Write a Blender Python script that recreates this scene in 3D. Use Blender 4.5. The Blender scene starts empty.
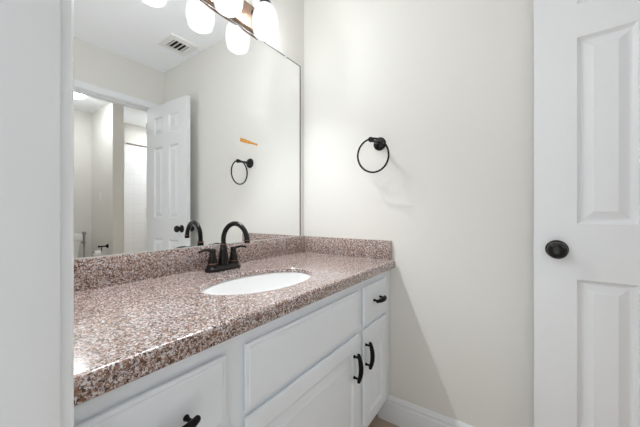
import bpy, bmesh, math, random
from mathutils import Vector, Matrix
PI = math.pi
S = bpy.context.scene
COL = S.collection

# ------------------------------------------------------------------ camera, world, exposure
cam_d = bpy.data.cameras.new('camera')
cam = bpy.data.objects.new('camera', cam_d)
COL.objects.link(cam)
cam.location = (1.1041, 0.0, 1.0644)
cam.rotation_euler = (PI / 2, 0, math.radians(34.82))
cam_d.sensor_width = 36.0
cam_d.lens = 285.33 / 640 * 36.0
cam_d.shift_y = 0.4 / 640
cam_d.clip_start = 0.01
S.camera = cam

world = bpy.data.worlds.new('world')
S.world = world
world.use_nodes = True
bg = world.node_tree.nodes['Background']
bg.inputs[0].default_value = (0.95, 0.98, 1.0, 1)
# daylight of the bedroom behind the camera: strongest from low behind the doorway
_nt = world.node_tree
_tc = _nt.nodes.new('ShaderNodeTexCoord')
_dot = _nt.nodes.new('ShaderNodeVectorMath')
_dot.operation = 'DOT_PRODUCT'
_dot.inputs[1].default_value = (-0.25, -0.80, -0.55)
_mr = _nt.nodes.new('ShaderNodeMapRange')
_mr.inputs['From Min'].default_value = 0.0
_mr.inputs['From Max'].default_value = 1.0
_mr.inputs['To Min'].default_value = 0.22
_mr.inputs['To Max'].default_value = 1.3
_nt.links.new(_tc.outputs['Generated'], _dot.inputs[0])
_nt.links.new(_dot.outputs['Value'], _mr.inputs['Value'])
_nt.links.new(_mr.outputs[0], bg.inputs[1])
S.view_settings.view_transform = 'Standard'
S.view_settings.look = 'None'
S.view_settings.exposure = 0.67
S.view_settings.gamma = 1.0
S.view_settings.use_curve_mapping = False
try:
    S.cycles.max_bounces = 16
    S.cycles.diffuse_bounces = 10
    S.cycles.glossy_bounces = 8
    S.cycles.transparent_max_bounces = 12
    S.cycles.sample_clamp_indirect = 6.0
    S.cycles.caustics_reflective = True
    S.cycles.blur_glossy = 0.5
except Exception:
    pass
GLOW = 0.70       # radiance of the frosted shade glass
BULB = 1120.0      # radiance of the vanity bulbs
DOME = 26.0       # radiance of the ceiling light in the next room


# ------------------------------------------------------------------ materials
def new_mat(name):
    m = bpy.data.materials.new(name)
    m.use_nodes = True
    nt = m.node_tree
    return m, nt, nt.nodes['Principled BSDF']


def bump(nt, p, scale, strength, dist=0.002, detail=3.0, stretch=None):
    tc = nt.nodes.new('ShaderNodeTexCoord')
    n = nt.nodes.new('ShaderNodeTexNoise')
    n.inputs['Scale'].default_value = scale
    n.inputs['Detail'].default_value = detail
    if stretch:
        mp = nt.nodes.new('ShaderNodeMapping')
        mp.inputs['Scale'].default_value = stretch
        nt.links.new(tc.outputs['Object'], mp.inputs[0])
        nt.links.new(mp.outputs[0], n.inputs['Vector'])
    else:
        nt.links.new(tc.outputs['Object'], n.inputs['Vector'])
    b = nt.nodes.new('ShaderNodeBump')
    b.inputs['Strength'].default_value = strength
    b.inputs['Distance'].default_value = dist
    nt.links.new(n.outputs[0], b.inputs['Height'])
    nt.links.new(b.outputs[0], p.inputs['Normal'])


def plain(name, col, rough=0.5, metal=0.0, bmp=None, spec=0.5):
    m, nt, p = new_mat(name)
    p.inputs['Base Color'].default_value = (*col, 1)
    p.inputs['Roughness'].default_value = rough
    p.inputs['Metallic'].default_value = metal
    p.inputs['Specular IOR Level'].default_value = spec
    if bmp:
        bump(nt, p, *bmp)
    return m


M_WALL = plain('wall_paint', (0.748, 0.735, 0.700), 0.7, bmp=(160, 0.22, 0.002), spec=0.3)
M_CEIL = plain('ceiling_paint', (0.925, 0.945, 0.975), 0.85, bmp=(90, 0.3, 0.003), spec=0.2)
M_TRIM = plain('trim_paint', (0.795, 0.81, 0.83), 0.35)
M_DOOR = plain('door_paint', (0.775, 0.785, 0.80), 0.4, bmp=(60, 0.18, 0.0015, 4.0, (6, 6, 0.35)))
M_CAB = plain('cabinet_paint', (0.80, 0.835, 0.87), 0.4)
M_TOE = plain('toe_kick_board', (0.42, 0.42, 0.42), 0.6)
M_BRONZE = plain('oil_rubbed_bronze', (0.010, 0.008, 0.0075), 0.26, 0.4)
M_BLACK = plain('black_pull_metal', (0.005, 0.0035, 0.0035), 0.42, 0.0, spec=0.15)
M_COPPER = plain('worn_copper_edge', (0.30, 0.16, 0.10), 0.3, 1.0)
M_BAR = plain('brushed_bronze', (0.26, 0.17, 0.12), 0.34, 0.9)
M_PORC = plain('white_porcelain', (0.88, 0.88, 0.88), 0.12)
M_CHROME = plain('chrome', (0.75, 0.75, 0.76), 0.12, 1.0)
M_STEEL = plain('brushed_steel', (0.40, 0.40, 0.42), 0.35, 1.0)
M_NICKEL = plain('nickel_hinge', (0.72, 0.71, 0.69), 0.3, 1.0)
M_EDGE = plain('mirror_channel_metal', (0.20, 0.20, 0.20), 0.45, 0.3)
M_CAULK = plain('pale_channel', (0.50, 0.50, 0.49), 0.4)
M_PLASTIC = plain('white_plastic', (0.82, 0.82, 0.81), 0.35)
M_CLEAR = plain('clear_clip_plastic', (0.75, 0.75, 0.75), 0.2)
M_DARK = plain('vent_interior', (0.03, 0.03, 0.03), 0.9)
M_PAPER = plain('tissue_paper', (0.88, 0.88, 0.87), 0.95, bmp=(200, 0.2, 0.001))
M_ORANGE = plain('orange_ink', (0.48, 0.20, 0.008), 0.6)
M_RUBBER = plain('dark_rubber', (0.02, 0.02, 0.02), 0.6)

m, nt, p = new_mat('mirror_silver')
p.inputs['Base Color'].default_value = (0.93, 0.94, 0.935, 1)
p.inputs['Metallic'].default_value = 1.0
p.inputs['Roughness'].default_value = 0.0
M_MIRROR = m


def granite():
    m, nt, p = new_mat('speckled_granite')
    L = nt.links
    tc = nt.nodes.new('ShaderNodeTexCoord')
    nz = nt.nodes.new('ShaderNodeTexNoise')
    nz.inputs['Scale'].default_value = 190
    nz.inputs['Detail'].default_value = 2
    L.new(tc.outputs['Object'], nz.inputs['Vector'])
    mixv = nt.nodes.new('ShaderNodeVectorMath')
    mixv.operation = 'SCALE'
    mixv.inputs['Scale'].default_value = 0.010
    L.new(nz.outputs['Color'], mixv.inputs[0])
    add = nt.nodes.new('ShaderNodeVectorMath')
    L.new(tc.outputs['Object'], add.inputs[0])
    L.new(mixv.outputs[0], add.inputs[1])
    v1 = nt.nodes.new('ShaderNodeTexVoronoi')
    v1.inputs['Scale'].default_value = 290
    L.new(add.outputs[0], v1.inputs['Vector'])
    sep = nt.nodes.new('ShaderNodeSeparateColor')
    L.new(v1.outputs['Color'], sep.inputs[0])
    r = nt.nodes.new('ShaderNodeValToRGB')
    r.color_ramp.interpolation = 'CONSTANT'
    e = r.color_ramp.elements
    stops = [(0.0, (0.055, 0.030, 0.024)), (0.13, (0.175, 0.084, 0.050)), (0.34, (0.290, 0.172, 0.124)),
             (0.56, (0.39, 0.280, 0.245)), (0.75, (0.49, 0.425, 0.43)), (0.89, (0.69, 0.655, 0.665))]
    while len(e) < len(stops):
        e.new(0.5)
    for k, (pos, c) in enumerate(stops):
        e[k].position = pos
        e[k].color = (*c, 1)
    L.new(sep.outputs[0], r.inputs[0])
    # finer black and pale mica flecks
    v2 = nt.nodes.new('ShaderNodeTexVoronoi')
    v2.inputs['Scale'].default_value = 440
    L.new(add.outputs[0], v2.inputs['Vector'])
    sep2 = nt.nodes.new('ShaderNodeSeparateColor')
    L.new(v2.outputs['Color'], sep2.inputs[0])
    gt = nt.nodes.new('ShaderNodeMath')
    gt.operation = 'GREATER_THAN'
    gt.inputs[1].default_value = 0.91
    L.new(sep2.outputs[1], gt.inputs[0])
    mx = nt.nodes.new('ShaderNodeMix')
    mx.data_type = 'RGBA'
    L.new(gt.outputs[0], mx.inputs['Factor'])
    L.new(r.outputs[0], mx.inputs['A'])
    mx.inputs['B'].default_value = (0.05, 0.035, 0.032, 1)
    gt2 = nt.nodes.new('ShaderNodeMath')
    gt2.operation = 'GREATER_THAN'
    gt2.inputs[1].default_value = 0.88
    L.new(sep2.outputs[2], gt2.inputs[0])
    mx2 = nt.nodes.new('ShaderNodeMix')
    mx2.data_type = 'RGBA'
    L.new(gt2.outputs[0], mx2.inputs['Factor'])
    L.new(mx.outputs['Result'], mx2.inputs['A'])
    mx2.inputs['B'].default_value = (0.66, 0.60, 0.585, 1)
    L.new(mx2.outputs['Result'], p.inputs['Base Color'])
    p.inputs['Roughness'].default_value = 0.16
    p.inputs['Specular IOR Level'].default_value = 0.6
    p.inputs['Coat Weight'].default_value = 0.35
    p.inputs['Coat Roughness'].default_value = 0.12
    return m


M_GRANITE = granite()


def tile_mat(name, c1, c2, mortar, w, h, mw, rough, off=0.5, axes='XY', noise=None):
    m, nt, p = new_mat(name)
    L = nt.links
    tc = nt.nodes.new('ShaderNodeTexCoord')
    sx = nt.nodes.new('ShaderNodeSeparateXYZ')
    L.new(tc.outputs['Object'], sx.inputs[0])
    cx = nt.nodes.new('ShaderNodeCombineXYZ')
    L.new(sx.outputs[axes[0]], cx.inputs[0])
    L.new(sx.outputs[axes[1]], cx.inputs[1])
    b = nt.nodes.new('ShaderNodeTexBrick')
    b.offset = off
    b.inputs['Scale'].default_value = 1.0
    b.inputs['Brick Width'].default_value = w
    b.inputs['Row Height'].default_value = h
    b.inputs['Mortar Size'].default_value = mw
    b.inputs['Color1'].default_value = (*c1, 1)
    b.inputs['Color2'].default_value = (*c2, 1)
    b.inputs['Mortar'].default_value = (*mortar, 1)
    L.new(cx.outputs[0], b.inputs['Vector'])
    src = b.outputs['Color']
    if noise:
        n = nt.nodes.new('ShaderNodeTexNoise')
        n.inputs['Scale'].default_value = 9
        n.inputs['Detail'].default_value = 6
        L.new(tc.outputs['Object'], n.inputs['Vector'])
        mx = nt.nodes.new('ShaderNodeMix')
        mx.data_type = 'RGBA'
        mx.blend_type = 'MULTIPLY'
        mx.inputs['Factor'].default_value = noise
        L.new(src, mx.inputs['A'])
        L.new(n.outputs['Color'], mx.inputs['B'])
        src = mx.outputs['Result']
    L.new(src, p.inputs['Base Color'])
    p.inputs['Roughness'].default_value = rough
    return m


M_FLOOR = tile_mat('brown_floor_tile', (0.62, 0.47, 0.35), (0.58, 0.435, 0.32), (0.46, 0.36, 0.28), 0.33, 0.33, 0.004, 0.4, 0.0, 'XY', 0.5)
M_STILE = tile_mat('white_wall_tile', (0.86, 0.865, 0.875), (0.84, 0.85, 0.86), (0.76, 0.76, 0.76), 0.152, 0.152, 0.003, 0.15, 0.0, 'YZ')


def lit(name, col, strength):
    m, nt, p = new_mat(name)
    nt.nodes.remove(p)
    e = nt.nodes.new('ShaderNodeEmission')
    e.inputs[0].default_value = (*col, 1)
    e.inputs[1].default_value = strength
    nt.links.new(e.outputs[0], nt.nodes['Material Output'].inputs[0])
    return m


M_BULB = lit('lit_bulb', (0.935, 0.975, 1.0), BULB)
M_TUB_FILL = lit('added_fill_lens', (0.95, 0.98, 1.0), 140.0)  # emission of the added, unseen fill lamp over the tub
M_DOME = lit('lit_diffuser', (0.94, 0.975, 1.0), DOME)


def shade_glass():
    m, nt, p = new_mat('frosted_shade_glass')
    L = nt.links
    nt.nodes.remove(p)
    tr = nt.nodes.new('ShaderNodeBsdfTransparent')
    tr.inputs[0].default_value = (1, 1, 1, 1)
    em = nt.nodes.new('ShaderNodeEmission')
    em.inputs[0].default_value = (1.0, 1.0, 1.0, 1)
    em.inputs[1].default_value = GLOW
    gl = nt.nodes.new('ShaderNodeBsdfGlossy')
    gl.inputs['Roughness'].default_value = 0.15
    m1 = nt.nodes.new('ShaderNodeMixShader')
    m1.inputs[0].default_value = 0.70
    L.new(tr.outputs[0], m1.inputs[1])
    L.new(em.outputs[0], m1.inputs[2])
    m2 = nt.nodes.new('ShaderNodeMixShader')
    m2.inputs[0].default_value = 0.04
    L.new(m1.outputs[0], m2.inputs[1])
    L.new(gl.outputs[0], m2.inputs[2])
    L.new(m2.outputs[0], nt.nodes['Material Output'].inputs[0])
    return m


M_SHADE = shade_glass()


# ------------------------------------------------------------------ mesh helpers
def a_box(bm, lo, hi, bev=0.0, seg=2):
    lo, hi = Vector(lo), Vector(hi)
    mat = Matrix.Translation((lo + hi) / 2) @ Matrix.Diagonal((*(hi - lo), 1.0))
    r = bmesh.ops.create_cube(bm, size=1.0, matrix=mat)
    if bev > 0:
        es = list({e for v in r['verts'] for e in v.link_edges})
        bmesh.ops.bevel(bm, geom=es, offset=bev, segments=seg, profile=0.5, affect='EDGES')
    return bm


def frame_from(axis):
    z = Vector(axis).normalized()
    x = Vector((0, 0, 1)) if abs(z.z) < 0.9 else Vector((1, 0, 0))
    x = (x - z * x.dot(z)).normalized()
    return Matrix((x, z.cross(x), z)).transposed()


def a_lathe(bm, org, axis, prof, n=32, caps=True):
    """prof: (radius, distance along axis) pairs"""
    R = frame_from(axis)
    org = Vector(org)
    rings = []
    for r, h in prof:
        if r < 1e-6:
            rings.append([bm.verts.new(org + R @ Vector((0, 0, h)))])
        else:
            rings.append([bm.verts.new(org + R @ Vector((r * math.cos(2 * PI * k / n), r * math.sin(2 * PI * k / n), h))) for k in range(n)])
    for A, B in zip(rings, rings[1:]):
        for k in range(n):
            j = (k + 1) % n
            if len(A) == 1 and len(B) == 1:
                continue
            if len(A) == 1:
                bm.faces.new((A[0], B[j], B[k]))
            elif len(B) == 1:
                bm.faces.new((A[k], A[j], B[0]))
            else:
                bm.faces.new((A[k], A[j], B[j], B[k]))
    if caps:
        if len(rings[0]) > 1:
            bm.faces.new(list(reversed(rings[0])))
        if len(rings[-1]) > 1:
            bm.faces.new(rings[-1])
    return bm


def a_tube(bm, pts, rad, n=14, closed=False, flat=1.0):
    """tube along a polyline; rad is a number or a list; flat squashes the second cross axis"""
    pts = [Vector(q) for q in pts]
    N = len(pts)
    rad = rad if isinstance(rad, (list, tuple)) else [rad] * N
    tang = []
    for i in range(N):
        if closed:
            d = pts[(i + 1) % N] - pts[i - 1]
        else:
            d = pts[min(i + 1, N - 1)] - pts[max(i - 1, 0)]
        tang.append(d.normalized())
    t0 = tang[0]
    u = Vector((0, 0, 1)) if abs(t0.z) < 0.9 else Vector((1, 0, 0))
    u = (u - t0 * u.dot(t0)).normalized()
    rings = []
    for i in range(N):
        t = tang[i]
        u = (u - t * u.dot(t)).normalized()
        w = t.cross(u)
        rings.append([bm.verts.new(pts[i] + rad[i] * (u * math.cos(2 * PI * k / n) + w * flat * math.sin(2 * PI * k / n))) for k in range(n)])
    rng = range(N) if closed else range(N - 1)
    for i in rng:
        A, B = rings[i], rings[(i + 1) % N]
        for k in range(n):
            j = (k + 1) % n
            bm.faces.new((A[k], A[j], B[j], B[k]))
    if not closed:
        bm.faces.new(list(reversed(rings[0])))
        bm.faces.new(rings[-1])
    return bm


def a_sphere(bm, c, r, sc=(1, 1, 1), n=20):
    bmesh.ops.create_uvsphere(bm, u_segments=n, v_segments=max(8, n // 2), radius=r,
                              matrix=Matrix.Translation(c) @ Matrix.Diagonal((*sc, 1)))
    return bm


def a_sweep(bm, prof, place):
    """extrude an open/closed 2D profile between place functions (list of functions 2D -> 3D)"""
    rows = [[bm.verts.new(pl(q)) for q in prof] for pl in place]
    n = len(prof)
    for A, B in zip(rows, rows[1:]):
        for k in range(n):
            j = (k + 1) % n
            bm.faces.new((A[k], A[j], B[j], B[k]))
    bm.faces.new(list(reversed(rows[0])))
    bm.faces.new(rows[-1])
    return bm


def panel_face(bm, F, w, h, rects, steps):
    """A flat front w x h in 2D (F maps (u, v, depth) to 3D) with panels cut by rects (u0,v0,u1,v1).
    steps: list of (inset, depth) rings; the last ring is closed by a face. Depth is positive inward."""
    us = sorted({0, w} | {r[0] for r in rects} | {r[2] for r in rects})
    vs = sorted({0, h} | {r[1] for r in rects} | {r[3] for r in rects})
    grid = {}

    def V(u, v):
        if (u, v) not in grid:
            grid[(u, v)] = bm.verts.new(F(u, v, 0))
        return grid[(u, v)]
    for i in range(len(us) - 1):
        for j in range(len(vs) - 1):
            u0, u1, v0, v1 = us[i], us[i + 1], vs[j], vs[j + 1]
            mu, mv = (u0 + u1) / 2, (v0 + v1) / 2
            if any(r[0] < mu < r[2] and r[1] < mv < r[3] for r in rects):
                continue
            bm.faces.new((V(u0, v0), V(u1, v0), V(u1, v1), V(u0, v1)))
    for (u0, v0, u1, v1) in rects:
        # outline follows the grid verts on the border
        bu = [u for u in us if u0 <= u <= u1]
        bv = [v for v in vs if v0 <= v <= v1]
        loop = [(u, v0) for u in bu] + [(u1, v) for v in bv[1:]] + [(u, v1) for u in reversed(bu[:-1])] + [(u0, v) for v in reversed(bv[1:-1])]
        prev = [V(*q) for q in loop]
        for (ins, dep) in steps:
            a0, a1, b0, b1 = u0 + ins, u1 - ins, v0 + ins, v1 - ins
            cur = [bm.verts.new(F(min(max(u, a0), a1), min(max(v, b0), b1), dep)) for (u, v) in loop]
            n = len(loop)
            for k in range(n):
                q = (k + 1) % n
                bm.faces.new((prev[k], prev[q], cur[q], cur[k]))
            prev = cur
        bm.faces.new(prev)
    return grid


def obj(name, bm, mat, parent=None, smooth=35, loc=None, merge=False):
    if merge:
        bmesh.ops.remove_doubles(bm, verts=bm.verts, dist=1e-6)
    bmesh.ops.recalc_face_normals(bm, faces=bm.faces)
    if smooth:
        lim = math.radians(smooth)
        for f in bm.faces:
            f.smooth = True
        for e in bm.edges:
            e.smooth = len(e.link_faces) == 2 and e.calc_face_angle(0) < lim
    me = bpy.data.meshes.new(name)
    bm.to_mesh(me)
    bm.free()
    me.materials.append(mat)
    o = bpy.data.objects.new(name, me)
    COL.objects.link(o)
    if parent:
        o.parent = parent
        # geometry is written in world space: keep it there
        o.matrix_parent_inverse = Matrix.Translation(-parent.location)
    return o


def B():
    return bmesh.new()


def tag(o, label, cat, group=None, kind=None):
    o['label'] = label
    o['category'] = cat
    if group:
        o['group'] = group
    if kind:
        o['kind'] = kind
    return o


def thing(name, label, cat, loc, group=None, kind=None):
    o = bpy.data.objects.new(name, None)
    COL.objects.link(o)
    o.location = loc
    o.empty_display_size = 0.05
    return tag(o, label, cat, group, kind)


def struct(name, bm, mat, label, cat, smooth=35):
    return tag(obj(name, bm, mat, None, smooth), label, cat, kind='structure')


def boxes(*bs, bev=0.0):
    bm = B()
    for lo, hi in bs:
        a_box(bm, lo, hi, bev)
    return bm


# ------------------------------------------------------------------ the rooms
L = 1.414            # towel ring wall
W = 1.745            # wall with the inner doorway (room face)
W2 = 1.860           # the same wall, far face
FY = 0.104           # front wall, room face (camera stands in its doorway)
FY0 = -0.012
H = 2.44
JX = 0.650           # left jamb of the camera's doorway
JX2 = 1.412          # its right jamb
OY0, OY1 = 0.694, 1.308   # inner doorway opening
XB = 3.68            # wall behind the toilet
WBX = 2.97           # end of the partition between toilet and tub
TBX = 3.79           # tiled wall behind the tub
Y0 = -0.30           # near end of the next room
TY = 2.75            # far end of the tub alcove

struct('floor', boxes(((-0.12, -0.30, -0.05), (XB + 0.25, TY + 0.12, 0.0))), M_FLOOR, 'brown tiled floor of both rooms', 'floor', 0)
struct('ceiling', boxes(((-0.12, FY0, H), (XB + 0.25, TY + 0.12, H + 0.06)), ((W, Y0, H), (XB + 0.25, FY0, H + 0.06))), M_CEIL, 'flat white textured ceiling above the bathroom', 'ceiling', 0)
struct('wall_left', boxes(((-0.12, FY0, 0), (0, L + 0.116, H))), M_WALL, 'greige wall behind the vanity mirror', 'wall', 0)
struct('wall_back', boxes(((0, L, 0), (W, L + 0.116, H))), M_WALL, 'greige textured wall with the towel ring', 'wall', 0)
struct('wall_front', boxes(((0, FY0, 0), (JX - 0.02, FY, H)), ((JX2 + 0.02, FY0, 0), (W, FY, H)), ((JX - 0.02, FY0, 2.07), (JX2 + 0.02, FY, H))), M_WALL, 'wall holding the near white doorway', 'wall', 0)
struct('wall_right', boxes(((W, Y0, 0), (W2, OY0 - 0.02, H)), ((W, OY1 + 0.02, 0), (W2, L + 0.116, H)), ((W, OY0 - 0.02, 2.068), (W2, OY1 + 0.02, H))), M_WALL, 'wall with open doorway to the toilet, seen in the mirror', 'wall', 0)
struct('wall_partition', boxes(((WBX, L, 0), (XB, L + 0.116, H))), M_WALL, 'short greige partition between toilet and tub, in the mirror', 'wall', 0)
struct('wall_far', boxes(((XB, Y0, 0), (XB + 0.12, L, H))), M_WALL, 'greige wall behind the toilet, in the mirror', 'wall', 0)
struct('wall_near', boxes(((W2, Y0 - 0.1, 0), (XB + 0.12, Y0, H))), M_WALL, 'near end wall of the toilet room', 'wall', 0)
struct('wall_tub', boxes(((TBX, L + 0.116, 0), (TBX + 0.12, TY, H)), ((W, TY, 0), (TBX + 0.12, TY + 0.12, H)), ((W, L + 0.116, 0), (W2, TY, H)), ((XB, L, 0), (TBX + 0.12, L + 0.1161, H))), M_WALL, 'greige walls around the tub alcove, in the mirror', 'wall', 0)

# baseboards: profile runs up the wall
BB = [(0, 0), (0.0150, 0), (0.0150, 0.092), (0.0135, 0.096), (0.0100, 0.098), (0.0095, 0.106), (0.0110, 0.109), (0.0105, 0.113), (0.0070, 0.119), (0.0060, 0.126), (0.0040, 0.1295), (0, 0.130)]


def base_run(name, p0, p1, nrm, label):
    p0, p1, nrm = Vector(p0), Vector(p1), Vector(nrm)
    bm = B()
    a_sweep(bm, BB, [lambda q, P=P: P + nrm * q[0] + Vector((0, 0, q[1])) for P in (p0, p1)])
    return struct(name, bm, M_TRIM, label, 'baseboard', 25)


base_run('baseboard_back', (0.50, L, 0), (W, L, 0), (0, -1, 0), 'white baseboard under the towel ring wall')
base_run('baseboard_right', (W, FY + 0.0145, 0), (W, OY0 - 0.064, 0), (-1, 0, 0), 'white baseboard left of the inner doorway')
base_run('baseboard_partition', (WBX, L, 0), (XB, L, 0), (0, -1, 0), 'white baseboard on the partition beside the toilet')

# door casings and jambs -------------------------------------------------
CAS = [(0, 0), (0, 0.0115), (0.004, 0.0150), (0.009, 0.0150), (0.012, 0.0125), (0.020, 0.0120), (0.038, 0.0150), (0.050, 0.0170), (0.057, 0.0165), (0.057, 0)]


def casing(bm, a0, a1, top, P):
    """P(a, out, z): a runs along the wall. opening from a0 to a1 (reveal already taken)"""
    for s, e in ((-1, a0), (1, a1)):
        rows = [lambda q, e=e, s=s: P(e + s * q[0], q[1], 0), lambda q, e=e, s=s: P(e + s * q[0], q[1], top + q[0])]
        a_sweep(bm, CAS, rows)
    a_sweep(bm, CAS, [lambda q: P(a0 - q[0], q[1], top + q[0]), lambda q: P(a1 + q[0], q[1], top + q[0])])


bm = B()
casing(bm, JX - 0.006, JX2 + 0.006, 2.056, lambda a, o, z: Vector((a, FY + o, z)))
near_casing = struct('trim_1', bm, M_TRIM, 'white casing of the near doorway at the left edge', 'door casing', 25)
bm = boxes(((JX - 0.02, FY0, 0), (JX, FY, 2.07)), ((JX2, FY0, 0), (JX2 + 0.02, FY, 2.07)), ((JX, FY0, 2.05), (JX2, FY, 2.07)), bev=0.0012)
struct('trim_2', bm, M_TRIM, 'flat white jamb of the near doorway at the left edge', 'door jamb', 35)
bm = B()
casing(bm, OY0 - 0.005, OY1 + 0.005, 2.053, lambda a, o, z: Vector((W - o, a, z)))
struct('trim_3', bm, M_TRIM, 'white casing around the inner doorway, in the mirror', 'door casing', 25)
bm = boxes(((W, OY0 - 0.02, 0), (W2, OY0, 2.068)), ((W, OY1, 0), (W2, OY1 + 0.02, 2.068)), ((W, OY0, 2.048), (W2, OY1, 2.068)), bev=0.0012)
for lo, hi in (((W + 0.040, OY0, 0), (W + 0.075, OY0 + 0.011, 2.048)), ((W + 0.040, OY1 - 0.011, 0), (W + 0.075, OY1, 2.048)), ((W + 0.040, OY0, 2.037), (W + 0.075, OY1, 2.048))):
    a_box(bm, lo, hi, 0.002)
struct('trim_4', bm, M_TRIM, 'white jamb and stop of the inner doorway, in the mirror', 'door jamb', 35)

# the six panel door ---------------------------------------------------------
DH0 = Vector((1.760, 1.2690, 0.010))          # hinge edge, near face
DF0 = Vector((1.151, 1.3025, 0.010))          # free edge, near face
dirv = (DH0 - DF0)
DW = dirv.length
du = dirv.normalized()
dn = Vector((-du.y, du.x, 0))                 # towards the towel ring wall
if dn.y < 0:
    dn = -dn
DT, DHT = 0.035, 2.034


def Fnear(u, v, d):
    return DF0 + du * u + dn * d + Vector((0, 0, v))


def Ffar(u, v, d):
    return DF0 + du * u + dn * (DT - d) + Vector((0, 0, v))


PAN = [(c0, z0 - 0.01, c1, z1 - 0.01) for (z0, z1) in ((0.235, 0.842), (1.030, 1.664), (1.777, 1.935))
       for (c0, c1) in ((0.117, 0.258), (DW - 0.258, DW - 0.117))]
STEPS = [(0.0012, 0.0020), (0.006, 0.0085), (0.010, 0.0125), (0.0155, 0.0130), (0.016, 0.0130), (0.041, 0.0035), (0.0415, 0.0025)]
bm = B()
g1 = panel_face(bm, Fnear, DW, DHT, PAN, STEPS)
g2 = panel_face(bm, Ffar, DW, DHT, PAN, STEPS)
us = sorted({k[0] for k in g1})
vs = sorted({k[1] for k in g1})
for e in ([(u, 0) for u in us], [(u, DHT) for u in us], [(0, v) for v in vs], [(DW, v) for v in vs]):
    for a, b in zip(e, e[1:]):
        bm.faces.new((g1[a], g1[b], g2[b], g2[a]))
door = thing('door_1', 'white six panel door standing open against the towel ring wall', 'door', DH0, kind='structure')
obj('door_leaf', bm, M_DOOR, door, 20)


def knob(side):
    base = Fnear(0.064, 0.930, 0) if side < 0 else Ffar(0.064, 0.930, 0)
    ax = dn * side
    k = 1.0 if side < 0 else 1.14
    bm = B()
    a_lathe(bm, base, ax, [(0.0, 0), (0.032, 0), (0.0325, 0.002), (0.031, 0.005), (0.026, 0.008), (0.016, 0.011), (0.013, 0.016), (0.0, 0.017)], 40)
    rose = obj('rosette', bm, M_BRONZE, None)
    bm = B()
    a_lathe(bm, base, ax, [(0.0115, 0.012 * k), (0.011, 0.022 * k), (0.015, 0.028 * k), (0.024, 0.033 * k), (0.0285, 0.040 * k), (0.0285, 0.047 * k), (0.0255, 0.054 * k),
                           (0.019, 0.0590 * k), (0.017, 0.0580 * k), (0.010, 0.0605 * k), (0, 0.0612 * k)], 40)
    o = obj('door_knob', bm, M_BRONZE, door)
    rose.parent = o
    rose.matrix_parent_inverse = o.matrix_parent_inverse.inverted() if False else Matrix.Translation(Vector((0, 0, 0)))
    return o, rose


for sd in (-1, 1):
    knob(sd)
bm = B()
c = Fnear(-0.0004, 0.930, DT / 2)
a_box(bm, (-0.0008, -0.0125, -0.028), (0.0008, 0.0125, 0.028), 0.0004, 1)
bmesh.ops.transform(bm, matrix=Matrix.Translation(c) @ Matrix.Rotation(math.atan2(du.y, du.x), 4, 'Z'), verts=bm.verts)
obj('latch_plate', bm, M_NICKEL, door)
for z in (0.22, 1.02, 1.81):
    bm = B()
    hp = Fnear(DW + 0.004, z, -0.004)
    a_lathe(bm, hp, (0, 0, 1), [(0, -0.003), (0.004, -0.003), (0.0055, 0), (0.0055, 0.089), (0.004, 0.092), (0, 0.092)], 14)
    q = Fnear(DW + 0.001, z, DT / 2 - 0.002)
    a_box(bm, q - Vector((0.001, 0.015, 0)), q + Vector((0.001, 0.014, 0.089)))
    obj('hinge', bm, M_NICKEL, door)

# ------------------------------------------------------------------ vanity cabinet
CX = 0.560           # face frame
FX = 0.575           # fronts
CY0, CY1 = FY + 0.0005, L - 0.0005
van = thing('vanity_cabinet', 'white painted vanity cabinet under the granite top with black pulls', 'cabinet', (0.3, 0.76, 0))
# carcass without front: sides, back, bottom, shelf
bm = boxes(((0.002, CY0, 0.11), (CX - 0.019, CY0 + 0.016, 0.7905)), ((0.002, CY1 - 0.016, 0.11), (CX - 0.019, CY1, 0.7905)),
           ((0.002, CY0 + 0.016, 0.11), (CX - 0.019, CY1 - 0.016, 0.126)), ((0.002, CY0 + 0.016, 0.126), (0.008, CY1 - 0.016, 0.7905)))
obj('carcass', bm, M_CAB, van, 0)
# face frame
bm = B()
rects = [(0.135, 0.620, 0.385, 0.735), (0.135, 0.165, 0.385, 0.560), (0.490, 0.165, 1.020, 0.560), (1.108, 0.612, 1.308, 0.735), (1.108, 0.165, 1.308, 0.560), (0.490, 0.620, 1.020, 0.735)]
us = sorted({CY0, CY1} | {r[0] for r in rects} | {r[2] for r in rects})
vs = sorted({0.128, 0.7905} | {r[1] for r in rects} | {r[3] for r in rects})
for i in range(len(us) - 1):
    for j in range(len(vs) - 1):
        mu, mv = (us[i] + us[i + 1]) / 2, (vs[j] + vs[j + 1]) / 2
        if not any(r[0] < mu < r[2] and r[1] < mv < r[3] for r in rects):
            a_box(bm, (CX - 0.019, us[i], vs[j]), (CX, us[i + 1], vs[j + 1]))
bmesh.ops.remove_doubles(bm, verts=bm.verts, dist=1e-5)
kill = [f for f in bm.faces if not all(len(e.link_faces) == 2 for e in f.edges) and False]
obj('face_frame', bm, M_CAB, van, 0)
obj('toe_kick', boxes(((0.470, CY0, 0.0), (0.486, CY1 - 0.016, 0.128))), M_TOE, van, 0)


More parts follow.
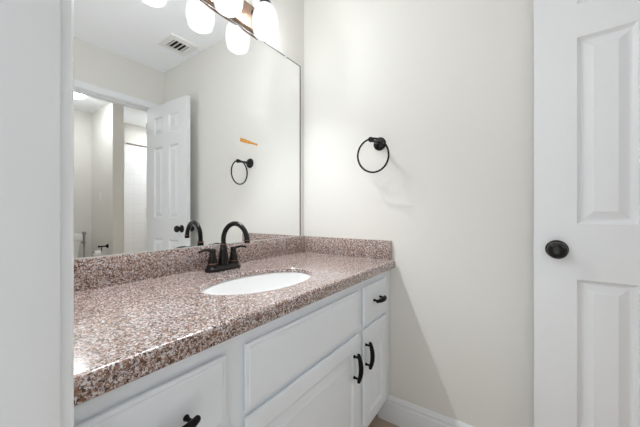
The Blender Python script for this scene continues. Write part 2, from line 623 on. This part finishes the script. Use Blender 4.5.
def slab(y0, y1, z0, z1, parent, name):
    """drawer front with a routed, stepped edge"""
    bm = B()
    prof = [(0.0055, 0.0002), (0.0055, 0.0042), (0.0, 0.0058), (0.0, 0.0105), (0.0010, 0.0122), (0.0030, 0.0128), (0.0085, 0.0130), (0.0095, 0.0146), (0.0125, 0.0160)]
    prev = None
    for ins, d in prof:
        cur = [bm.verts.new((CX + d, y, z)) for y, z in ((y0 + ins, z0 + ins), (y1 - ins, z0 + ins), (y1 - ins, z1 - ins), (y0 + ins, z1 - ins))]
        if prev:
            for k in range(4):
                bm.faces.new((prev[k], prev[(k + 1) % 4], cur[(k + 1) % 4], cur[k]))
        else:
            bm.faces.new(list(reversed(cur)))
        prev = cur
    bm.faces.new(prev)
    return obj(name, bm, M_CAB, parent, 20)


def cab_door(y0, y1, z0, z1, parent):
    bm = B()
    w, h = y1 - y0, z1 - z0
    f = 0.054
    F = lambda u, v, d: Vector((FX - d, y0 + u, z0 + v))
    e = 0.009
    Fe = lambda u, v, d: Vector((FX - d, y0 + e + u, z0 + e + v))
    g = panel_face(bm, Fe, w - 2 * e, h - 2 * e, [(f - e, f - e, w - f - e, h - f - e)],
                   [(0.002, 0.002), (0.007, 0.0055), (0.010, 0.0070), (0.016, 0.0070), (0.040, 0.0020), (0.0405, 0.0012)])
    us = sorted({k[0] for k in g})
    vs = sorted({k[1] for k in g})
    loop = [(u, 0) for u in us] + [(us[-1], v) for v in vs[1:]] + [(u, vs[-1]) for u in reversed(us[:-1])] + [(0, v) for v in reversed(vs[1:-1])]
    prev = [g[q] for q in loop]
    for ins, d in ((0.006, 0.0004), (0.002, 0.0016), (0.0, 0.0040), (0.0, 0.0092), (0.0055, 0.0108), (0.0055, 0.0148)):
        cur = []
        for (u, v) in loop:
            yy, zz = y0 + e + u, z0 + e + v
            if u == us[0]: yy = y0 + ins
            if u == us[-1]: yy = y1 - ins
            if v == vs[0]: zz = z0 + ins
            if v == vs[-1]: zz = z1 - ins
            cur.append(bm.verts.new((FX - d, yy, zz)))
        n = len(loop)
        for k in range(n):
            bm.faces.new((prev[k], prev[(k + 1) % n], cur[(k + 1) % n], cur[k]))
        prev = cur
    bm.faces.new(prev)
    return obj('door', bm, M_CAB, parent, 20)


def pull(c, axis, parent, hl):
    """arched bar pull: two round posts and a bowed flat bar"""
    c, axis = Vector(c), Vector(axis)
    out = Vector((1, 0, 0))
    bm = B()
    pts, rad = [], []
    for k in range(17):
        t = -1 + k / 8
        pts.append(c + axis * hl * t + out * (0.0215 + 0.010 * (1 - t * t)))
        rad.append(0.0070 + 0.0026 * (1 - t * t))
    a_tube(bm, pts, rad, 12)
    a_sphere(bm, pts[0], 0.0070, n=12)
    a_sphere(bm, pts[-1], 0.0070, n=12)
    for s in (-1, 1):
        q = c + axis * s * (hl - 0.010)
        a_lathe(bm, q, out, [(0.0, 0), (0.0062, 0), (0.0062, 0.003), (0.0042, 0.007), (0.0042, 0.022), (0.0055, 0.0255), (0, 0.0265)], 14)
    o = obj('pull_handle', bm, M_BLACK, None, 40)
    o.parent = parent
    return o


def re_parent_inv(child):
    """child was written in world space: undo the whole parent chain (translations only)"""
    off = Vector((0, 0, 0))
    q = child.parent
    while q:
        off += q.location + (q.matrix_parent_inverse.translation if q.parent else Vector((0, 0, 0)))
        q = q.parent
    child.matrix_parent_inverse = Matrix.Translation(-off)


slabs = {}
s = slab(0.457, 1.041, 0.594, 0.753, van, 'false_front')
s = slab(1.086, 1.330, 0.592, 0.755, van, 'drawer')
h_ = pull((FX + 0.001, 1.212, 0.681), (0, 1, 0), s, 0.043); re_parent_inv(h_)
s = slab(0.118, 0.401, 0.600, 0.752, van, 'drawer')
h_ = pull((FX + 0.001, 0.272, 0.670), (0, 1, 0), s, 0.043); re_parent_inv(h_)
d = cab_door(0.457, 1.046, 0.150, 0.577, van)
h_ = pull((FX, 0.993, 0.465), (0, 0, 1), d, 0.051); re_parent_inv(h_)
d = cab_door(1.086, 1.330, 0.150, 0.577, van)
h_ = pull((FX, 1.098, 0.472), (0, 0, 1), d, 0.051); re_parent_inv(h_)
d = cab_door(0.118, 0.401, 0.150, 0.584, van)
h_ = pull((FX, 0.360, 0.465), (0, 0, 1), d, 0.051); re_parent_inv(h_)

# ------------------------------------------------------------------ granite top with sink cut-out
ZT, ZB = 0.831, 0.791
ZH = ZT - 0.018       # underside of the stone at the sink hole
TX = 0.589
SC, SA, SBX = Vector((0.347, 0.724, 0)), 0.227, 0.146      # sink centre, half length (y), half width (x)
N = 96


def ell(k, sx=1.0, sa=1.0):
    t = 2 * PI * k / N
    return SC.x + SBX * sx * math.cos(t), SC.y + SA * sa * math.sin(t)


bm = B()
R8 = 0.012
cy0, cy1 = FY + 0.001, L - 0.001
# outline matched to the ellipse by angle
outl = []
cor = [math.atan2(cy1 - SC.y, TX - R8 - SC.x), math.atan2(cy1 - SC.y, -SC.x), math.atan2(cy0 - SC.y, -SC.x) + 2 * PI, math.atan2(cy0 - SC.y, TX - R8 - SC.x) + 2 * PI]
angs = [2 * PI * k / N for k in range(N)]
for ca in cor:
    kk = min(range(N), key=lambda k: abs(((angs[k] - ca + PI) % (2 * PI)) - PI))
    angs[kk] = ca % (2 * PI)


def hit(a):
    dx, dy = math.cos(a), math.sin(a)
    ts = []
    if dx > 1e-9: ts.append((TX - R8 - SC.x) / dx)
    if dx < -1e-9: ts.append((0.001 - SC.x) / dx)
    if dy > 1e-9: ts.append((cy1 - SC.y) / dy)
    if dy < -1e-9: ts.append((cy0 - SC.y) / dy)
    t = min(ts)
    return SC.x + dx * t, SC.y + dy * t


def ell_a(a, grow=0.0):
    dx, dy = math.cos(a), math.sin(a)
    t = 1 / math.sqrt((dx / (SBX + grow)) ** 2 + (dy / (SA + grow)) ** 2)
    return SC.x + dx * t, SC.y + dy * t


def ring(fn, z):
    return [bm.verts.new((*fn(a), z)) for a in angs]


o_top, i_top1, i_top2 = ring(hit, ZT), ring(lambda a: ell_a(a, 0.003), ZT), ring(lambda a: ell_a(a, 0.0), ZT - 0.003)
i_bot, i_low, o_bot = ring(lambda a: ell_a(a, 0.0), ZH), ring(lambda a: ell_a(a, 0.03), ZH), ring(hit, ZB)
i_low2 = ring(lambda a: ell_a(a, 0.031), ZB)
for A, Bq in ((o_top, i_top1), (i_top1, i_top2), (i_top2, i_bot), (i_bot, i_low), (i_low, i_low2), (i_low2, o_bot)):
    for k in range(N):
        j = (k + 1) % N
        bm.faces.new((A[k], A[j], Bq[j], Bq[k]))
# plain vertical sides except the front, where a rounded nosing continues
for k in range(N):
    j = (k + 1) % N
    a_, b_ = o_top[k], o_top[j]
    if not (abs(a_.co.x - (TX - R8)) < 1e-5 and abs(b_.co.x - (TX - R8)) < 1e-5):
        bm.faces.new((a_, b_, o_bot[j], o_bot[k]))
nose = []
for k in range(7):
    t = PI / 2 - PI / 2 * k / 6
    nose.append((TX - R8 + R8 * math.cos(t), ZT - R8 + R8 * math.sin(t)))
for k in range(4):
    t = -PI / 2 * k / 3
    nose.append((TX - 0.003 + 0.003 * math.cos(t), ZB + 0.003 + 0.003 * math.sin(t)))
poly = nose + [(TX - R8, ZB)]
rowa = [bm.verts.new((x, cy0, z)) for x, z in poly]
rowb = [bm.verts.new((x, cy1, z)) for x, z in poly]
for k in range(len(poly) - 1):
    bm.faces.new((rowa[k], rowa[k + 1], rowb[k + 1], rowb[k]))
bm.faces.new(rowa)
bm.faces.new(list(reversed(rowb)))
bmesh.ops.remove_doubles(bm, verts=bm.verts, dist=1e-5)
top = thing('countertop', 'speckled pink brown granite vanity top with splashes', 'countertop', (0.3, 0.76, ZT))
obj('slab', bm, M_GRANITE, top, 30)
bm = B()
a_box(bm, (0.001, cy0, ZT), (0.020, cy1, 0.927), 0.0018)
obj('backsplash', bm, M_GRANITE, top, 30)
bm = B()
a_box(bm, (0.0203, cy1 - 0.019, ZT), (0.5705, cy1, 0.927), 0.0018)
obj('side_splash', bm, M_GRANITE, top, 30)

# sink basin (undermount)
sink = thing('sink', 'white oval undermount basin set in the granite top', 'sink', (SC.x, SC.y, ZH - 0.15))
bm = B()
prof = [(1.10, 0.0, 1.07), (1.03, 0.0, 1.02), (0.985, -0.004, 0.99), (0.97, -0.02, 0.98), (0.93, -0.055, 0.955), (0.86, -0.09, 0.90), (0.72, -0.118, 0.78), (0.50, -0.135, 0.56), (0.25, -0.143, 0.27), (0.13, -0.146, 0.085)]
rows = [[bm.verts.new((*ell(k, sx, sa), ZH - 0.0005 + z)) for k in range(N)] for sx, z, sa in prof]
orow = [[bm.verts.new((*ell(k, sx + 0.06, sa + 0.05), ZH - 0.0005 + z - 0.010)) for k in range(N)] for sx, z, sa in prof]
for rr in (rows, orow):
    for A, Bq in zip(rr, rr[1:]):
        for k in range(N):
            bm.faces.new((A[k], A[(k + 1) % N], Bq[(k + 1) % N], Bq[k]))
for a_, b_ in ((rows[0], orow[0]), (rows[-1], orow[-1])):
    for k in range(N):
        bm.faces.new((a_[k], a_[(k + 1) % N], b_[(k + 1) % N], b_[k]))
obj('basin', bm, M_PORC, sink, 50)
bm = B()
a_lathe(bm, (SC.x, SC.y, ZH - 0.150), (0, 0, 1), [(0, 0), (0.0175, 0), (0.023, 0.0065), (0.021, 0.0085), (0.017, 0.006), (0.015, 0.0085), (0.0, 0.0105)], 28)
obj('drain', bm, M_BRONZE, sink)

# ------------------------------------------------------------------ faucet
FYC, FXC = 0.752, 0.087
fau = thing('faucet', 'dark bronze two handle faucet with a high arched spout behind the sink', 'faucet', (FXC, FYC, ZT))
bm = B()


def stadium(l, w, n=14):
    pts = []
    for k in range(n + 1):
        t = -PI / 2 + PI * k / n
        pts.append((-math.sin(t) * w, l + math.cos(t) * w))
    for k in range(n + 1):
        t = PI / 2 + PI * k / n
        pts.append((-math.sin(t) * w, -l + math.cos(t) * w))
    return pts


rows = []
for (g, z) in ((0.0, 0.0), (0.0, 0.009), (-0.002, 0.012), (-0.0065, 0.016), (-0.0075, 0.021), (-0.010, 0.023)):
    rows.append([bm.verts.new((FXC + x, FYC + y, ZT + z)) for x, y in stadium(0.054, 0.0285 + g)])
for A, Bq in zip(rows, rows[1:]):
    for k in range(len(A)):
        bm.faces.new((A[k], A[(k + 1) % len(A)], Bq[(k + 1) % len(A)], Bq[k]))
bm.faces.new(list(reversed(rows[0])))
bm.faces.new(rows[-1])
obj('base_plate', bm, M_BRONZE, fau, 30)
bm = B()
zb = ZT + 0.0225
a_lathe(bm, (FXC, FYC, zb), (0, 0, 1), [(0.0, 0), (0.0235, 0), (0.0235, 0.004), (0.0215, 0.009), (0.0205, 0.020), (0.0175, 0.045), (0.0142, 0.070), (0.0125, 0.078), (0.0135, 0.080), (0.0135, 0.086), (0.0115, 0.088), (0.0, 0.088)], 30)
# gooseneck
pts = []
x0, z0 = FXC, zb + 0.086
dirx = Vector((0.995, 0.10, 0)).normalized()
rr = 0.0665
zc = 0.955
pts.append(Vector((x0, FYC, z0)))
for k in range(4):
    pts.append(Vector((x0, FYC, z0 + (zc - z0) * (k + 1) / 5)))
for k in range(25):
    t = PI - k / 24 * math.radians(176)
    pts.append(Vector((x0, FYC, zc)) + dirx * (rr + rr * math.cos(t)) + Vector((0, 0, 1)) * rr * 1.05 * math.sin(t))
end = pts[-1].copy()
a_tube(bm, pts, 0.0098, 18)
sp = obj('spout', bm, M_BRONZE, fau, 35)
bm = B()
a_lathe(bm, end + Vector((0, 0, 0.004)), (0, 0.0, -1), [(0.0, 0), (0.0112, 0), (0.0118, 0.003), (0.0112, 0.006), (0.0108, 0.014), (0.0095, 0.016), (0.0, 0.016)], 22)
o = obj('aerator', bm, M_BRONZE, sp); re_parent_inv(o)
for nm, zz, r1 in (('copper_band', zb + 0.0815, 0.0140), ('copper_band', 0, 0.0122)):
    bm = B()
    if zz:
        a_lathe(bm, (FXC, FYC, zz), (0, 0, 1), [(r1 - 0.003, 0), (r1, 0.0005), (r1, 0.0025), (r1 - 0.003, 0.003)], 28)
    else:
        a_lathe(bm, end + Vector((0, 0, 0.0015)), (0, 0, -1), [(r1 - 0.003, 0), (r1, 0.0005), (r1, 0.002), (r1 - 0.003, 0.0025)], 24)
    o = obj(nm, bm, M_COPPER, sp); re_parent_inv(o)
    o['label'] = 'worn copper coloured ring'
for s_ in (-1, 1):
    hc = Vector((FXC, FYC + s_ * 0.0515, zb))
    bm = B()
    a_lathe(bm, hc, (0, 0, 1), [(0.0, 0), (0.0215, 0), (0.0215, 0.0035), (0.0195, 0.007), (0.0175, 0.018), (0.0145, 0.036), (0.0125, 0.050), (0.0115, 0.054), (0.0128, 0.056), (0.0128, 0.064), (0.0105, 0.068), (0.0, 0.070)], 28)
    ho = obj('handle', bm, M_BRONZE, fau, 35)
    bm = B()
    lp, lr = [], []
    for k in range(11):
        t = k / 10
        lp.append(hc + Vector((0.006 * t, s_ * (0.002 + 0.062 * t), 0.061 + 0.010 * math.sin(t * 2.4) - 0.006 * t)))
        lr.append(0.0065 - 0.0025 * t + (0.0015 if k == 10 else 0))
    a_tube(bm, lp, lr, 12, flat=0.8)
    o = obj('lever', bm, M_BRONZE, ho, 40); re_parent_inv(o)
    bm = B()
    a_lathe(bm, hc + Vector((0, 0, 0.0085)), (0, 0, 1), [(0.0172, 0), (0.0202, 0.0005), (0.0196, 0.0028), (0.0172, 0.003)], 28)
    o = obj('copper_band', bm, M_COPPER, ho); re_parent_inv(o)
    o['label'] = 'worn copper coloured ring'

# ------------------------------------------------------------------ mirror
MY0, MY1, MZ0, MZ1 = FY + 0.012, 1.3630, 0.9295, 1.9665
mir = thing('mirror', 'large frameless wall mirror above the granite backsplash', 'mirror', (0.0, 0.74, MZ0))
bm = B()
a_box(bm, (0.0002, MY0, MZ0), (0.0045, MY1, MZ1))
obj('glass', bm, M_MIRROR, mir, 0)
bm = B()
a_box(bm, (0.0002, MY1 + 0.0001, MZ0), (0.0058, MY1 + 0.009, MZ1 + 0.002))
a_box(bm, (0.0002, MY0, MZ1 + 0.0001), (0.0058, MY1 + 0.009, MZ1 + 0.0055))
obj('edge_channel', bm, M_EDGE, mir, 0)
bm = B()
a_box(bm, (0.0002, MY0, 0.9272), (0.0062, MY1, 0.9298), 0.0006)
obj('bottom_channel', bm, M_CAULK, mir, 0)
for yy in (1.234, 0.30):
    bm = B()
    a_box(bm, (0.0002, yy - 0.007, MZ1 - 0.010), (0.0075, yy + 0.007, MZ1 + 0.013), 0.002)
    a_lathe(bm, (0.0075, yy, MZ1 + 0.008), (1, 0, 0), [(0.003, -0.001), (0.003, 0.001), (0.0, 0.0015)], 12)
    obj('mirror_clip', bm, M_CLEAR, mir, 30)

# orange scrawl stuck to the glass: slanted row of small unreadable marks
bm = B()
rnd = random.Random(5)
y = 0.908
k = 0
while y < 1.009:
    w = rnd.uniform(0.0075, 0.0125)
    z = 1.4225 - 0.004 * (y - 0.908) / 0.1
    hh = rnd.uniform(0.012, 0.019) if y < 0.975 else rnd.uniform(0.008, 0.012)
    a_box(bm, (0.0046, y, z - hh / 2), (0.0052, y + w, z + hh / 2), 0.0002, 1)
    y += w + (0.0012 if y < 0.975 else 0.0003)
tag(obj('sticker', bm, M_ORANGE, None, 0), 'small orange unreadable strip stuck on the mirror glass', 'sticker')

# ------------------------------------------------------------------ vanity light
LX = 0.105
LYS = (0.550, 0.763, 0.976)
fix = thing('vanity_light', 'bronze bar light with glowing frosted glass shades above the mirror', 'light', (0.0, 0.763, 2.03))
bm = B()
a_box(bm, (0.0005, 0.485, 1.9725), (0.030, 1.041, 2.090), 0.006, 3)
obj('back_plate', bm, M_BAR, fix, 35)
SH = [(0.024, 0.140), (0.034, 0.138), (0.0415, 0.133), (0.0485, 0.121), (0.0565, 0.101), (0.0615, 0.078), (0.0628, 0.058), (0.0610, 0.034), (0.0565, 0.014), (0.0530, 0.000)]
SZ = 1.924
for yy in LYS:
    bm = B()
    ap = [Vector((0.028, yy, 2.050)), Vector((0.050, yy, 2.054)), Vector((0.075, yy, 2.072)), Vector((0.092, yy, 2.090)), Vector((LX, yy, 2.094)), Vector((LX, yy, 2.080))]
    a_tube(bm, ap, 0.007, 12)
    a_lathe(bm, (0.0302, yy, 2.050), (1, 0, 0), [(0, 0), (0.022, 0), (0.022, 0.003), (0.014, 0.008), (0.008, 0.011), (0, 0.011)], 24)
    arm = obj('arm', bm, M_BRONZE, fix, 40)
    bm = B()
    a_lathe(bm, (LX, yy, SZ + 0.132), (0, 0, 1), [(0.0, 0.0085), (0.026, 0.0085), (0.031, 0.004), (0.032, 0.012), (0.027, 0.024), (0.014, 0.034), (0.0, 0.036)], 28)
    o = obj('socket_cup', bm, M_BRONZE, arm, 40); re_parent_inv(o)
    bm = B()
    t = 0.0025
    inner = [(max(r - t, 0.002), h - (t if h > 0.13 else 0)) for r, h in SH]
    a_lathe(bm, (LX, yy, SZ), (0, 0, 1), SH + [(SH[-1][0] - t / 2, -0.0012)] + list(reversed(inner)), 40, caps=False)
    sh = obj('lamp_shade', bm, M_SHADE, fix, 50)
    sh['label'] = 'frosted white glass barrel shade'
    bm = B()
    a_lathe(bm, (LX, yy, SZ), (0, 0, 1), [(0, 0.036), (0.007, 0.0375), (0.012, 0.042), (0.0145, 0.050), (0.0145, 0.060), (0.012, 0.070), (0.009, 0.080), (0.008, 0.090), (0.008, 0.126), (0, 0.128)], 24)
    o = obj('bulb', bm, M_BULB, sh, 60); re_parent_inv(o)

# ------------------------------------------------------------------ towel ring
RX, RZ = 0.505, 1.432
ball = Vector((RX - 0.004, 1.303, 1.436))
tr = thing('towel_ring', 'black metal towel ring mounted on the greige wall', 'towel ring', (RX, L, RZ))
bm = B()
a_lathe(bm, (RX, L - 0.0003, RZ), (0, -1, 0), [(0, 0), (0.0345, 0), (0.035, 0.004), (0.032, 0.008), (0.0285, 0.011), (0.0285, 0.015), (0.022, 0.019), (0.012, 0.024), (0.0, 0.025)], 36)
obj('rosette', bm, M_BRONZE, tr, 35)
bm = B()
a_lathe(bm, (RX, L - 0.018, RZ), (0, -1, 0), [(0.0125, 0), (0.0105, 0.012), (0.0085, 0.028), (0.0075, 0.062), (0.0095, 0.076), (0.0080, 0.080), (0.0120, 0.085), (0.0140, 0.094), (0.0120, 0.103), (0.005, 0.108), (0.0, 0.1085)], 28)
obj('post', bm, M_BRONZE, tr, 40)
bm = B()
rad = 0.0825
cc = ball + Vector((0.008, 0.012, -0.0812))
uz = (ball - cc).normalized()
ux = Vector((1, 0, 0))
ux = (ux - uz * ux.dot(uz)).normalized()
a_tube(bm, [cc + rad * (uz * math.cos(2 * PI * k / 72) + ux * math.sin(2 * PI * k / 72)) for k in range(72)], 0.0048, 12, closed=True)
obj('ring', bm, M_BRONZE, tr, 40)

# ------------------------------------------------------------------ ceiling vent
VX, VY = 1.180, 1.245
vent = thing('ceiling_vent', 'square white slatted ceiling vent, seen in the mirror', 'vent', (VX, VY, H))
bm = B()
hw, iw = 0.116, 0.066
prev = None
for r_, d_ in ((hw, 0.0), (hw, 0.004), (hw - 0.006, 0.010), (iw + 0.012, 0.016), (iw, 0.014), (iw, 0.001)):
    cur = [bm.verts.new((VX + a * r_, VY + b * r_, H - 0.0002 - d_)) for a, b in ((-1, -1), (1, -1), (1, 1), (-1, 1))]
    if prev:
        for k in range(4):
            bm.faces.new((prev[k], prev[(k + 1) % 4], cur[(k + 1) % 4], cur[k]))
    prev = cur
obj('frame', bm, M_PLASTIC, vent, 20)
obj('duct_opening', boxes(((VX - iw, VY - iw, H - 0.0012), (VX + iw, VY + iw, H - 0.0004))), M_DARK, vent, 0)
for k in range(4):
    yy = VY - iw + 0.0165 + k * 0.033
    bm = B()
    a_box(bm, (-iw, -0.0115, -0.0007), (iw, 0.0115, 0.0007))
    bmesh.ops.transform(bm, matrix=Matrix.Translation((VX, yy, H - 0.0095)) @ Matrix.Rotation(math.radians(28), 4, 'X'), verts=bm.verts)
    obj('slat', bm, M_PLASTIC, vent, 0)

# ------------------------------------------------------------------ next room, seen in the mirror
DX, DY = 3.02, 1.02
dome = thing('ceiling_light', 'round glowing flush ceiling light in the toilet room, in the mirror', 'light', (DX, DY, H))
bm = B()
a_lathe(bm, (DX, DY, H - 0.0002), (0, 0, -1), [(0, 0), (0.150, 0), (0.152, 0.012), (0.142, 0.018), (0, 0.018)], 48)
obj('base', bm, M_PLASTIC, dome, 35)
bm = B()
a_lathe(bm, (DX, DY, H - 0.018), (0, 0, -1), [(0.140, 0), (0.138, 0.012), (0.120, 0.026), (0.085, 0.036), (0.04, 0.041), (0, 0.042)], 48)
obj('diffuser', bm, M_DOME, dome, 50)

# toilet
toi = thing('toilet', 'white toilet with tank in the next room, in the mirror', 'toilet', (3.35, 0.99, 0))
TC = 0.995
bm = B()
rows = []
for (z, gx, gy) in ((0.395, 0.085, 0.195), (0.41, 0.092, 0.205), (0.55, 0.096, 0.225), (0.722, 0.100, 0.245)):
    rows.append([bm.verts.new((3.565 + sx * gx, TC + sy * gy, z)) for sx, sy in ((-0.8, -1), (0.95, -1), (1, -0.95), (1, 0.95), (0.95, 1), (-0.8, 1), (-0.96, 0.9), (-1, 0.7), (-1, -0.7), (-0.96, -0.9))])
for A, Bq in zip(rows, rows[1:]):
    for k in range(len(A)):
        bm.faces.new((A[k], A[(k + 1) % len(A)], Bq[(k + 1) % len(A)], Bq[k]))
bm.faces.new(list(reversed(rows[0])))
bm.faces.new(rows[-1])
obj('tank', bm, M_PORC, toi, 40)
bm = B()
a_box(bm, (3.455, TC - 0.262, 0.7225), (3.673, TC + 0.262, 0.806), 0.012, 3)
obj('tank_lid', bm, M_PORC, toi, 40)
bm = B()
a_lathe(bm, (3.463, TC - 0.17, 0.66), (-1, 0, 0), [(0, 0), (0.012, 0), (0.012, 0.008), (0, 0.010)], 16)
a_tube(bm, [(3.448, TC - 0.17, 0.66), (3.440, TC - 0.14, 0.657), (3.440, TC - 0.10, 0.652)], [0.006, 0.006, 0.005], 10)
obj('flush_lever', bm, M_CHROME, toi, 40)
bm = B()
rows = []
for z, s_, cxo, lx in ((0.0, 0.62, 3.31, 0.22), (0.04, 0.60, 3.31, 0.21), (0.16, 0.52, 3.30, 0.19), (0.26, 0.72, 3.26, 0.22), (0.35, 0.96, 3.24, 0.25), (0.395, 1.0, 3.235, 0.255)):
    rows.append([bm.verts.new((cxo + lx * math.cos(2 * PI * k / 32), TC + 0.185 * s_ * math.sin(2 * PI * k / 32), z)) for k in range(32)])
for A, Bq in zip(rows, rows[1:]):
    for k in range(32):
        bm.faces.new((A[k], A[(k + 1) % 32], Bq[(k + 1) % 32], Bq[k]))
bm.faces.new(list(reversed(rows[0])))
bm.faces.new(rows[-1])
obj('bowl', bm, M_PORC, toi, 40)
bm = B()
rows = []
for z, g in ((0.396, 1.0), (0.418, 1.01), (0.430, 0.97), (0.434, 0.8)):
    rows.append([bm.verts.new((3.235 + 0.235 * g * math.cos(2 * PI * k / 32), TC + 0.185 * g * math.sin(2 * PI * k / 32), z)) for k in range(32)])
for A, Bq in zip(rows, rows[1:]):
    for k in range(32):
        bm.faces.new((A[k], A[(k + 1) % 32], Bq[(k + 1) % 32], Bq[k]))
bm.faces.new(list(reversed(rows[0])))
bm.faces.new(rows[-1])
obj('seat_lid', bm, M_PLASTIC, toi, 40)

# bidet sprayer hanging on the tank side
bs = thing('bidet_sprayer', 'chrome hand sprayer hanging beside the toilet tank, in the mirror', 'sprayer', (3.50, 1.285, 0.6))
bm = B()
a_tube(bm, [(3.515, 1.2585, 0.70), (3.515, 1.268, 0.70), (3.51, 1.276, 0.70)], 0.010, 12)
a_lathe(bm, (3.503, 1.285, 0.672), (0, 0, 1), [(0.011, 0), (0.017, 0), (0.017, 0.04), (0.011, 0.04)], 20)
obj('holder', bm, M_STEEL, bs, 40)
bm = B()
a_tube(bm, [(3.503, 1.285, 0.62), (3.503, 1.285, 0.70), (3.500, 1.284, 0.76), (3.492, 1.280, 0.80)], [0.009, 0.011, 0.012, 0.014], 14)
a_lathe(bm, (3.497, 1.281, 0.815), (-0.9, -0.25, -0.1), [(0, -0.012), (0.018, -0.008), (0.024, 0.004), (0.024, 0.014), (0, 0.016)], 20)
obj('spray_head', bm, M_STEEL, bs, 40)
bm = B()
a_tube(bm, [(3.503, 1.285, 0.63), (3.508, 1.287, 0.52), (3.53, 1.286, 0.36), (3.58, 1.280, 0.24), (3.63, 1.27, 0.20), (3.679, 1.27, 0.20)], 0.007, 10)
obj('hose', bm, M_STEEL, bs, 40)

# toilet paper holder and roll
ph = thing('toilet_paper_holder', 'black toilet paper holder on the partition, in the mirror', 'paper holder', (3.115, L, 0.664))
bm = B()
a_lathe(bm, (3.115, L - 0.0003, 0.664), (0, -1, 0), [(0, 0), (0.026, 0), (0.027, 0.004), (0.023, 0.010), (0.012, 0.020), (0.0085, 0.032), (0.0085, 0.082), (0.012, 0.088), (0.013, 0.096), (0.009, 0.103), (0, 0.105)], 28)
obj('post', bm, M_BLACK, ph, 40)
bm = B()
a_tube(bm, [(3.115, 1.352, 0.660), (3.115, 1.346, 0.640), (3.115, 1.346, 0.606), (3.115, 1.338, 0.598), (3.115, 1.325, 0.597), (3.115, 1.268, 0.597), (3.115, 1.262, 0.599), (3.115, 1.260, 0.604)], 0.005, 10)
obj('swing_arm', bm, M_BLACK, ph, 40)
bm = B()
a_lathe(bm, (3.115, 1.3335, 0.5830), (0, -1, 0), [(0.0195, 0), (0.035, 0), (0.037, 0.002), (0.037, 0.058), (0.035, 0.060), (0.0195, 0.060), (0.0195, 0)], 32, caps=False)
rollo = tag(obj('toilet_paper_roll', bm, M_PAPER, None, 40), 'white paper roll hanging on the black holder, in the mirror', 'toilet paper')

# light switch
sw = thing('light_switch', 'white light switch on the partition, in the mirror', 'light switch', (3.334, L, 1.284))
bm = B()
a_box(bm, (3.299, L - 0.006, 1.226), (3.369, L - 0.0002, 1.342), 0.003)
obj('plate', bm, M_PLASTIC, sw, 35)
bm = B()
a_box(bm, (3.317, L - 0.0085, 1.250), (3.351, L - 0.0058, 1.318), 0.0015)
obj('rocker', bm, M_PLASTIC, sw, 35)

# tub alcove: tiled wall, rod, hook
bm = boxes(((TBX - 0.010, L + 0.127, 0.0), (TBX - 0.0002, TY - 0.001, 2.085)), ((WBX + 0.03, L + 0.1162, 0.0), (TBX - 0.010, L + 0.127, 2.085)))
struct('wall_tile', bm, M_STILE, 'white square tiles on the tub alcove walls, in the mirror', 'tiled wall', 0)
bm = B()
a_box(bm, (WBX + 0.002, L + 0.1162, 0.0), (WBX + 0.030, L + 0.131, 2.085), 0.004)
struct('trim_5', bm, M_PORC, 'narrow white tile edge strip beside the tub, in the mirror', 'tile trim')
rod = thing('shower_rod', 'chrome shower curtain rod across the tub alcove, in the mirror', 'shower rod', (3.03, 1.55, 1.968))
bm = B()
a_tube(bm, [(3.03, L + 0.131, 1.968), (3.03, TY - 0.0005, 1.968)], 0.0125, 18)
obj('rod', bm, M_CHROME, rod, 40)
for yy, s_ in ((L + 0.1275, 1), (TY - 0.0004, -1)):
    bm = B()
    a_lathe(bm, (3.03, yy, 1.968), (0, s_, 0), [(0, 0), (0.036, 0), (0.036, 0.004), (0.026, 0.014), (0.018, 0.035), (0.0128, 0.037)], 26)
    o = obj('flange', bm, M_PLASTIC, rod, 40)
    o['label'] = 'white rod end flange'
hk = thing('wall_hook', 'tiny black hook beside the tub, in the mirror', 'hook', (3.10, L + 0.127, 1.68))
bm = B()
a_lathe(bm, (3.10, L + 0.1272, 1.68), (0, 1, 0), [(0, 0), (0.014, 0), (0.013, 0.005), (0.005, 0.008), (0.005, 0.022), (0.009, 0.026), (0, 0.030)], 18)
obj('peg', bm, M_RUBBER, hk, 40)

tub_fill = thing('added_tub_light', 'added unseen recessed fill light brightening the tub alcove', 'light', (3.36, 2.46, H))  # invented lamp, added out of view to brighten the alcove tiles
bm = B()
a_lathe(bm, (3.36, 2.46, H - 0.0002), (0, 0, -1), [(0.082, 0), (0.100, 0), (0.100, 0.003), (0.086, 0.007), (0.082, 0.005), (0.082, 0)], 40, caps=False)
obj('trim_ring', bm, M_PLASTIC, tub_fill, 40)
bm = B()
a_lathe(bm, (3.36, 2.46, H - 0.0003), (0, 0, -1), [(0, 0), (0.0818, 0), (0.0818, 0.003), (0, 0.004)], 40)
obj('diffuser', bm, M_TUB_FILL, tub_fill, 40)
